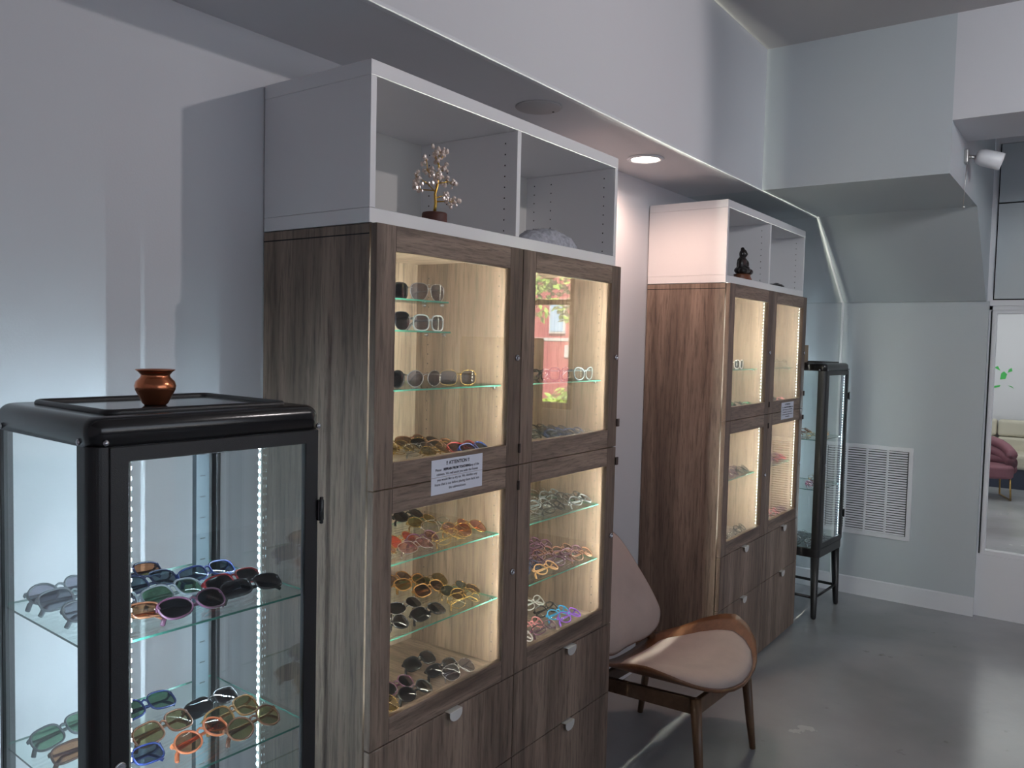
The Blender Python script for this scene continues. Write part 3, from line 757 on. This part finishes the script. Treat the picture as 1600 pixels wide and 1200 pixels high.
# ---------------------------------------------------------------- upholstered shell chair
ch = empty('shell_chair', (1.615, -.06, FZ), R(-3)); tag(ch, 'low wooden shell chair with pale pink seat and back between the cabinets', 'chair')
def hw(v):   # half width of the seat along its depth, 0 = front edge, 1 = back edge
    a = [(0, .0), (.02, .12), (.06, .20), (.14, .285), (.25, .345), (.38, .380), (.5, .372), (.65, .335), (.8, .275), (1, .20)]
    for (v0, w0), (v1, w1) in zip(a, a[1:]):
        if v <= v1: return w0+(w1-w0)*(v-v0)/(v1-v0)
    return a[-1][1]
def seatz(x, y):
    return .362 + 1.22*abs(x)**2.3*(1 if y < .1 else 1) - .05*(y+.34) + .02*max(0, -.30-y)*-2
def shell(name, m, k, z_off, th, y0, y1, puff=0):
    b = MB(); NU, NV = 28, 26; top = []; bot = []
    for j in range(NV+1):
        v = (j/NV)**1.35; rt = []; rb = []
        for i in range(NU+1):
            uu = -1+2*i/NU; x = uu*hw(v)*k; y = y0+(y1-y0)*v
            e = (1-abs(uu)**4)*(1-(2*v-1)**6) if puff else 1
            z = seatz(x, y)+z_off
            rt.append(b.bm.verts.new((x, y, z + puff*e**.6 + (0 if puff else 0)))); rb.append(b.bm.verts.new((x, y, z-th)))
        top.append(rt); bot.append(rb)
    for j in range(NV):
        for i in range(NU):
            b.bm.faces.new([top[j][i], top[j][i+1], top[j+1][i+1], top[j+1][i]]); b.bm.faces.new([bot[j][i], bot[j+1][i], bot[j+1][i+1], bot[j][i+1]])
        b.bm.faces.new([top[j][0], top[j+1][0], bot[j+1][0], bot[j][0]]); b.bm.faces.new([top[j][NU], bot[j][NU], bot[j+1][NU], top[j+1][NU]])
    for i in range(NU):
        b.bm.faces.new([top[0][i], bot[0][i], bot[0][i+1], top[0][i+1]]); b.bm.faces.new([top[NV][i], top[NV][i+1], bot[NV][i+1], bot[NV][i]])
    bmesh.ops.remove_doubles(b.bm, verts=b.bm.verts, dist=1e-5)
    for f_ in b.bm.faces: f_.smooth = True
    return b.build(name, m, ch)
shell('seat_shell', M['ply'], 1.0, 0, .013, -.325, .20)
shell('seat_cushion', M['fabric'], .80, .002, .001, -.316, .13, puff=.045)
shell('seat_piping', M['piping'], .81, .002, .004, -.320, .132)
# backrest
def backpt(a, k=1.0):
    # outline, a runs 0..1 round the shape, local x / height
    P = [(0, .0), (.13, -.004), (.215, .025), (.248, .070), (.254, .105), (.225, .20), (.175, .31), (.12, .41), (.065, .455), (0, .465)]
    P = P + [(-x, z) for x, z in P[-2:0:-1]]
    return [(x*k, .225+(z-.225)*k) for x, z in P]
def chaikin(P, n=2):
    for _ in range(n):
        Q = []
        for i in range(len(P)):
            a, c = P[i], P[(i+1) % len(P)]
            Q += [(a[0]*.75+c[0]*.25, a[1]*.75+c[1]*.25), (a[0]*.25+c[0]*.75, a[1]*.25+c[1]*.75)]
        P = Q
    return P
def backplate(name, m, k, off, th, puff):
    out = chaikin(backpt(0, k)); b = MB(); n = len(out)
    def pos(x, z, d): return Vector((x, .175+.34*z - .55*x*x + d, .395-FZ+z))
    rings = []
    for q in (0, .35, .65, .85, .95, 1.0):
        rings.append([b.bm.verts.new(pos(x*q, .22+(z-.22)*q, off - puff*(1-q**5))) for x, z in out] if q else [b.bm.verts.new(pos(0, .22, off-puff))])
    back = [[b.bm.verts.new(pos(x*q, .22+(z-.22)*q, off+th)) for x, z in out] for q in (1.0, .5)]
    bc = b.bm.verts.new(pos(0, .22, off+th))
    for i in range(n):
        j = (i+1) % n
        b.bm.faces.new([rings[0][0], rings[1][i], rings[1][j]])
        for A, B_ in zip(rings[1:], rings[2:]): b.bm.faces.new([A[i], B_[i], B_[j], A[j]])
        b.bm.faces.new([rings[-1][i], back[0][i], back[0][j], rings[-1][j]]); b.bm.faces.new([back[0][i], back[1][i], back[1][j], back[0][j]]); b.bm.faces.new([back[1][i], bc, back[1][j]])
    for f_ in b.bm.faces: f_.smooth = True
    return b.build(name, m, ch)
backplate('backrest_shell', M['ply'], 1.0, 0, .012, 0)
backplate('backrest_cushion', M['fabric'], .985, -.002, .001, .035)
for sx in (-1, 1):
    b = MB(); b.tube([(sx*.235, -.275, 0), (sx*.232, -.262, .10), (sx*.222, -.235, .345)], [.012, .016, .022], seg=14); b.build('leg', M['leg'], ch)
    b = MB(); b.tube([(sx*.215, .235, 0), (sx*.205, .205, .20), (sx*.19, .180, .36), (sx*.165, .245, .50)], [.012, .017, .020, .012], seg=14); b.build('leg', M['leg'], ch)
    b = MB(); b.prism([(-.235, .285), (-.235, .345), (.19, .315), (.19, .262)], sx*.215-.010, sx*.215+.010, 'x'); b.build('side_rail', M['darkleg'], ch, bevel=.003)
b = MB(); b.box(-.205, .205, -.246, -.226, .283, .343); b.build('front_rail', M['leg'], ch, bevel=.003)
b = MB(); b.box(-.19, .19, .170, .188, .262, .315); b.build('back_rail', M['darkleg'], ch, bevel=.003)

# ---------------------------------------------------------------- lounge seen through the interior window
sf = empty('tufted_sofa', (10.05, .30, FZ)); tag(sf, 'long cream tufted sofa against the lounge wall', 'sofa')
b = MB()
for i in range(9):
    for k in range(2):
        b.box(.36, .50, -1.9+i*.40, -1.9+i*.40+.39, .38+.21*k, .38+.21*k+.205)
b.build('backrest', M['cream'], sf, bevel=.035, seg=3)
b = MB()
for i in range(3): b.box(-.10, .40, -1.9+i*1.2, -1.9+i*1.2+1.19, .24, .42)
b.build('seat', M['cream'], sf, bevel=.04, seg=3)
MB().box(-.05, .48, -1.88, 1.68, 0, .24).build('plinth', M['navybase'], sf)
ac = empty('pink_armchair', (9.15, -.42, FZ), R(-70)); tag(ac, 'dusty pink round-back armchair on brass legs in the lounge', 'armchair')
b = MB(); n = 14; P = []
for i in range(n+1):
    a = R(-20 + 220*i/n); P.append((.25*math.cos(a), .24*math.sin(a), .50+.13*max(0, math.sin(a))))
for (p0, p1) in zip(P, P[1:]):
    pass
b.tube([(p[0], p[1], p[2]) for p in P], .055, seg=12); b.tube([(p[0], p[1], p[2]-.10) for p in P], .058, seg=12); b.tube([(p[0], p[1], .34) for p in P], .058, seg=12); b.tube([(p[0], p[1], .42) for p in P], .058, seg=12)
b.build('backrest', M['pink'], ac)
b = MB(); b.prism(rrect(.50, .48, .14, 6, 0, 0), .24, .38, 'z'); b.build('seat', M['pink'], ac, bevel=.03, seg=3)
for sx in (-1, 1):
    b = MB(); b.tube([(sx*.20, .18, .24), (sx*.21, .20, .012), (sx*.21, -.20, .012), (sx*.20, -.18, .24)], .010, seg=8); b.build('leg', M['brass'], ac)
sg = empty('leaf_decal', (10.598, -.42, 1.35)); tag(sg, 'green leaf-shaped vinyl decal on the lounge wall', 'decal')
def quad(P):
    b = MB(); b.prism(P, -.003, 0, 'x'); b.build('leaf', M['green'], sg)
quad([(.03, -.04), (-.03, -.03), (-.045, .03), (-.01, .065), (.02, .04)])
quad([(.10, .11), (.03, .07), (.06, .13)]); quad([(-.05, .05), (-.10, .07), (-.09, .11), (-.06, .09)])
quad([(.12, -.13), (.02, -.11), (.03, -.135), (.09, -.15)]); quad([(-.06, -.11), (-.13, -.15), (-.10, -.12)])

# ---------------------------------------------------------------- indoor things that only show as reflections in the door glass
t = empty('tall_dark_cupboard', (3.95, -3.0, FZ)); tag(t, 'tall dark brown cupboard mirrored in the near right glass door', 'cupboard')
MB().box(0, .36, 0, .60, 0, 1.66).build('body', M['darkcab'], t, bevel=.003)
for k in (0, 1): MB().box(-.02, 0, .005+.30*k, .295+.30*k, .05, 1.64).build('door', M['darkcab'], t, bevel=.002)
t = empty('pendant_lamp', (3.5, -1.83, 3.12)); tag(t, 'dark dome pendant lamp mirrored in the near right glass door', 'lamp')
b = MB(); b.lathe([(.001, -1.025), (.04, -1.018), (.075, -.995), (.1, -.955), (.112, -.90), (.108, -.86), (.02, -.84), (.001, -.84)], 32); b.build('shade', M['darkcab'], t)
MB().tube([(0, 0, 0), (0, 0, -.86)], .004, seg=6).build('cord', M['gap'], t)

# ---------------------------------------------------------------- street seen mirrored in the glass
o = MB().box(4.6, 40, -40, 12, -.25, -.1).build('street', M['asphalt']); struct(o)
t = empty('red_building', (12.5, -6, -.1)); tag(t, 'red painted building across the street mirrored in the glass door', 'building')
MB().box(0, 4, -9, 5, 0, 7).build('wall', M['redwall'], t)
MB().box(-.02, 0, -9, 5, 1.78, 1.84).build('stripe', M['whitepaint'], t)
for yy in (-1.72, -5.5, 1.4):
    b = MB(); b.box(-.05, 0, yy, yy+.38, 1.93, 2.62); o = b.build('window', M['whitepaint'], t); MB().box(-.06, -.05, yy+.04, yy+.34, 1.97, 2.58).build('window_pane', M['bluewin'], o)
MB().box(-.03, 0, -1.35, -1.2, 1.45, 1.7).build('sign', M['whitepaint'], t)
def leafcloud(c, rad, n, s, seed):
    rr = random.Random(seed); b = MB()
    for _ in range(n):
        d = Vector((rr.gauss(0, 1), rr.gauss(0, 1), rr.gauss(0, 1))).normalized()*rr.random()**.4
        p = Vector(c)+Vector((d.x*rad[0], d.y*rad[1], d.z*rad[2]))
        e1 = Vector((rr.gauss(0, 1), rr.gauss(0, 1), rr.gauss(0, 1))).normalized(); e2 = e1.orthogonal().normalized()
        vs = [b.bm.verts.new(p+e1*s), b.bm.verts.new(p+e2*s*.5), b.bm.verts.new(p-e1*s), b.bm.verts.new(p-e2*s*.5)]
        b.bm.faces.new(vs)
    return b
t = empty('street_tree', (9.2, -5.3, -.1)); tag(t, 'leafy green street tree mirrored in the near right glass door', 'tree')
leafcloud((0, 0, 3.15), (.9, 1.1, 1.15), 1500, .07, 1).build('foliage', M['leaf'], t)
MB().tube([(0, .9, 0), (.1, .8, 1.6), (0, .4, 3), (0, 0, 4)], [.11, .09, .06, .03], seg=10).build('trunk', M['trunk'], t)
t = empty('street_shrub', (9.0, -5.2, -.1)); tag(t, 'low green shrub mirrored in the near right glass door', 'shrub')
leafcloud((0, 0, .55), (.3, .45, .5), 500, .06, 2).build('foliage', M['leaf'], t)
MB().tube([(0, 0, 0), (0, 0, .5)], [.03, .015], seg=8).build('stem', M['trunk'], t)

# ---------------------------------------------------------------- glasses on every shelf
ORD = ['first', 'second', 'third', 'fourth', 'fifth', 'sixth', 'seventh', 'eighth', 'ninth', 'tenth', 'eleventh', 'twelfth']
PH = {'case_a': "near black case's upper shelf", 'case_b': "near black case's lower shelf",
      'ul_small1': 'topmost little shelf', 'ul_small2': 'second little shelf, near cabinet', 'ul_shelf': 'wide shelf, near cabinet upper left door',
      'ul_floor': 'floor, near upper left door', 'll_a': 'top shelf, near lower left door', 'll_b': 'bottom glass shelf, near left door', 'll_floor': 'floor behind near lower left door',
      'ur_shelf': 'glass shelf, near upper right door', 'ur_floor': 'floor behind near upper right door', 'lr_a': 'top shelf, near lower right door', 'lr_b': 'bottom glass shelf, near right door',
      'lr_floor': 'floor behind near lower right door', 'c2ul_shelf': 'shelf, far cabinet upper left door', 'c2ul_floor': 'floor behind far upper left door', 'c2ur_shelf': 'shelf, far cabinet upper right door',
      'c2ur_floor': 'floor behind far upper right door', 'c2ll_shelf': 'shelf, far lower left door', 'c2ll_floor': 'floor behind far lower left door', 'c2lr_shelf': 'shelf, far lower right door',
      'c2lr_floor': 'floor behind far lower right door', 'f_top': "far black case's top shelf", 'f_mid': "far black case's middle shelf", 'f_base': "far black case's base"}
SN = {'round': 'round', 'square': 'square', 'rect': 'rectangular', 'aviator': 'aviator', 'cat': 'cat-eye'}
SH = {}
SH['case_a']=(1.143,[(-0.649,0.120,'round','clear','grey',1,8),(-0.649,0.066,'square','clear','grey',1,0),(-0.649,-0.029,'cat','clear','grey',1,-4),(-0.515,0.120,'rect','navy','copper',1,0),(-0.522,0.045,'square','navy','bluegrey',1,5),(-0.411,0.020,'rect','blue','bluegrey',1,3),(-0.411,-0.068,'rect','red','dark',1,2),(-0.411,-0.125,'rect','black','dark',1,-4),(-0.524,-0.043,'square','grey','green',1,5),(-0.541,-0.135,'cat','plum','dark',1,0),(-0.648,-0.105,'rect','brown','copper',1,-4),])
SH['case_b']=(0.879,[(-0.649,0.111,'square','grey','green',1,12),(-0.649,0.022,'rect','brown','copper',1,0),(-0.502,0.091,'square','blue','green',1,0),(-0.529,-0.020,'square','brown','olive',1,8),(-0.411,0.002,'rect','black','dark',1,8),(-0.411,-0.066,'square','tort','olive',1,8),(-0.411,-0.134,'round','brown','olive',1,5),(-0.500,-0.099,'round','orange','copper',1,12),(-0.635,-0.092,'rect','blue','bluegrey',1,0),])
SH['ul_small1']=(1.750,[(0.316,0.090,'aviator','silver','grey',0,-4),(0.170,0.090,'square','black','dark',0,-4),])
SH['ul_small2']=(1.669,[(0.322,0.090,'square','grey','grey',0,0),(0.172,0.090,'aviator','silver','dark',0,-10),])
SH['ul_shelf']=(1.516,[(0.161,0.090,'round','black','dark',0,-8),(0.307,0.090,'round','silver','grey',0,-9),(0.451,0.090,'square','gold','grey',0,-20),])
SH['ul_floor']=(1.302,[(0.511,0.323,'cat','brown','brown',1,0),(0.511,0.261,'aviator','gold','dark',1,0),(0.511,0.203,'rect','brown','brown',1,5),(0.511,0.113,'cat','red','brown',1,0),(0.511,0.070,'square','blue','bluegrey',1,0),(0.373,0.257,'aviator','gold','olive',1,0),(0.364,0.214,'round','gold','clear',1,5),(0.391,0.175,'aviator','silver','clear',1,0),(0.404,0.132,'round','gold','olive',1,5),(0.508,0.157,'aviator','gold','clear',1,5),])
SH['ll_a']=(1.068,[(0.498,0.321,'round','black','dark',1,0),(0.474,0.240,'round','gold','olive',1,0),(0.461,0.164,'aviator','silver','clear',1,0),(0.485,0.113,'round','gold','rose',1,0),(0.495,0.067,'aviator','gold','rose',1,0),(0.259,0.124,'round','gold','red',1,5),(0.240,0.050,'square','silver','rose',1,0),(0.305,0.084,'round','plum','rose',1,0),(0.134,0.087,'round','gold','rose',1,0),(0.089,0.050,'square','silver','clear',1,5),(0.376,0.050,'aviator','gold','clear',1,5),])
SH['ll_b']=(0.872,[(0.460,0.330,'square','tort','brown',1,5),(0.461,0.272,'cat','tort','olive',1,0),(0.453,0.187,'square','tort','brown',1,0),(0.511,0.227,'aviator','gold','olive',1,0),(0.506,0.133,'round','gold','bluegrey',1,0),(0.502,0.088,'round','gold','brown',1,0),(0.451,0.050,'aviator','gold','clear',1,0),(0.292,0.136,'cat','silver','dark',1,0),(0.294,0.050,'square','black','dark',1,0),(0.149,0.051,'cat','black','dark',1,0),])
SH['ll_floor']=(0.667,[(0.403,0.176,'square','black','dark',1,0),(0.409,0.094,'rect','black','dark',1,0),(0.433,0.050,'aviator','silver','grey',1,0),(0.238,0.111,'round','plum','dark',1,0),(0.246,0.050,'round','black','dark',1,0),(0.111,0.050,'aviator','gold','olive',1,0),])
SH['ur_shelf']=(1.516,[(0.872,0.090,'rect','black','clear',0,0),(0.999,0.090,'square','black','clear',0,0),(1.111,0.060,'cat','clear','clear',0,0),])
SH['ur_floor']=(1.302,[(1.111,0.254,'rect','black','clear',1,0),(1.111,0.205,'rect','black','clear',1,5),(1.111,0.160,'square','black','clear',1,0),(1.111,0.094,'rect','navy','clear',1,0),(0.975,0.196,'round','silver','clear',1,0),(0.971,0.155,'rect','black','clear',1,5),(1.040,0.123,'square','navy','clear',1,0),(1.007,0.073,'rect','black','clear',1,-5),(1.111,0.050,'round','silver','clear',1,0),])
SH['lr_a']=(1.068,[(1.102,0.237,'round','silver','clear',1,0),(1.093,0.177,'round','grey','clear',1,0),(1.068,0.132,'rect','black','clear',1,0),(1.111,0.092,'round','black','clear',1,0),(1.090,0.050,'round','grey','clear',1,0),(0.942,0.158,'round','silver','clear',1,5),(0.925,0.114,'rect','grey','clear',1,0),(0.917,0.050,'round','black','clear',1,0),(0.992,0.078,'square','silver','clear',1,0),(0.796,0.064,'rect','silver','clear',1,0),])
SH['lr_b']=(0.870,[(1.111,0.269,'round','plum','clear',1,0),(1.111,0.225,'rect','plum','clear',1,0),(1.111,0.130,'round','brown','clear',1,0),(1.111,0.087,'square','plum','clear',1,0),(1.111,0.050,'round','brown','clear',1,0),(1.029,0.196,'square','plum','clear',1,0),(1.027,0.155,'round','brown','clear',1,0),(1.012,0.105,'rect','plum','clear',1,0),(1.008,0.062,'round','plum','clear',1,0),(0.910,0.132,'rect','plum','clear',1,0),(0.845,0.093,'round','navy','clear',1,0),(0.880,0.050,'round','tan','clear',1,0),])
SH['lr_floor']=(0.667,[(1.063,0.221,'cat','white','clear',1,0),(1.035,0.144,'square','black','clear',1,0),(1.036,0.094,'round','sky','clear',1,0),(1.038,0.050,'round','violet','clear',1,0),(0.871,0.095,'round','pink','clear',1,0),(0.878,0.050,'rect','plum','clear',1,0),(0.741,0.050,'round','white','clear',1,0),])
SH['c2ul_shelf']=(1.534,[(2.711,0.090,'square','white','dark',0,0),(2.569,0.090,'cat','silver','grey',0,10),])
SH['c2ul_floor']=(1.322,[(2.714,0.133,'rect','green','clear',1,0),(2.754,0.093,'round','black','clear',1,0),(2.754,0.050,'square','green','clear',1,0),])
SH['c2ur_shelf']=(1.534,[(3.362,0.090,'round','silver','clear',0,62),])
SH['c2ur_floor']=(1.322,[(3.354,0.117,'rect','black','clear',1,0),(3.354,0.065,'round','pink','clear',1,0),])
SH['c2ll_shelf']=(0.993,[(2.586,0.110,'round','plum','clear',1,0),(2.674,0.084,'rect','plum','clear',1,0),(2.703,0.050,'round','black','clear',1,0),(2.415,0.050,'rect','silver','clear',1,0),(2.552,0.050,'round','plum','clear',1,0),])
SH['c2ll_floor']=(0.687,[(2.446,0.050,'rect','black','clear',1,0),(2.572,0.050,'round','silver','clear',1,0),(2.697,0.050,'round','black','clear',1,0),])
SH['c2lr_shelf']=(0.993,[(3.220,0.080,'round','plum','clear',1,0),(3.314,0.050,'rect','red','clear',1,0),(3.354,0.088,'round','plum','clear',1,0),(3.082,0.050,'rect','silver','clear',1,0),])
SH['c2lr_floor']=(0.687,[(3.122,0.050,'rect','silver','clear',1,0),(3.241,0.050,'round','pink','clear',1,0),(3.354,0.050,'rect','plum','clear',1,0),])
SH['f_top']=(1.101,[(3.702,-0.012,'rect','gold','clear',1,-4),(3.829,-0.051,'round','tan','clear',1,-4),(3.941,-0.028,'rect','gold','clear',1,-4),(3.739,0.086,'round','gold','clear',1,-4),(3.888,0.076,'square','brown','clear',1,-4),])
SH['f_mid']=(0.801,[(3.701,-0.022,'round','plum','rose',1,-4),(3.840,-0.041,'rect','tan','clear',1,-4),(3.945,0.032,'square','gold','clear',1,-4),])
SH['f_base']=(0.448,[(3.700,-0.031,'rect','black','clear',1,-4),(3.829,-0.051,'square','navy','clear',1,-4),(3.941,-0.028,'rect','silver','clear',1,-4),(3.737,0.066,'round','black','clear',1,-4),(3.888,0.066,'square','silver','clear',1,-4),])

def look(sh, fr, le):
    n = {'clear': 'pale grey', 'tan': 'tan', 'sky': 'bright blue', 'violet': 'bright purple', 'tort': 'tortoiseshell', 'plum': 'plum'}.get(fr, fr)
    if le == 'clear': return '%s %s glasses' % (n, SN[sh])
    return '%s %s sunglasses, %s lenses' % (n, SN[sh], LW[le])
for key, (z, L) in SH.items():
    looks = [look(q[2], q[3], q[4]) for q in L]
    ys = sorted(q[1] for q in L)
    rows = len(L) >= 5 and ys[-1]-ys[0] > .09
    mid = (ys[0]+ys[-1])/2
    for i, q in enumerate(L):
        row = (q[1] > mid) if rows else None
        mates = sorted([j for j, p in enumerate(L) if (not rows or (p[1] > mid) == row)], key=lambda j: L[j][0])
        k = mates.index(i)
        place = ('only pair' if len(mates) == 1 else ('leftmost' if k == 0 else ('rightmost' if k == len(mates)-1 else ORD[k]+' from left')))
        if rows: place += ', %s row' % ('back' if row else 'front')
        lab = '%s, %s, %s' % (looks[i], place, PH[key])
        if looks.count(looks[i]) == 1 and len(L) > 1: lab = '%s, %s' % (looks[i], PH[key])
        if len(lab.split()) > 16: print('LONG', lab)
        glasses(q[0], q[1], z, q[2], q[3], q[4], q[5], q[6], lab, 'glasses on ' + PH[key], 0)
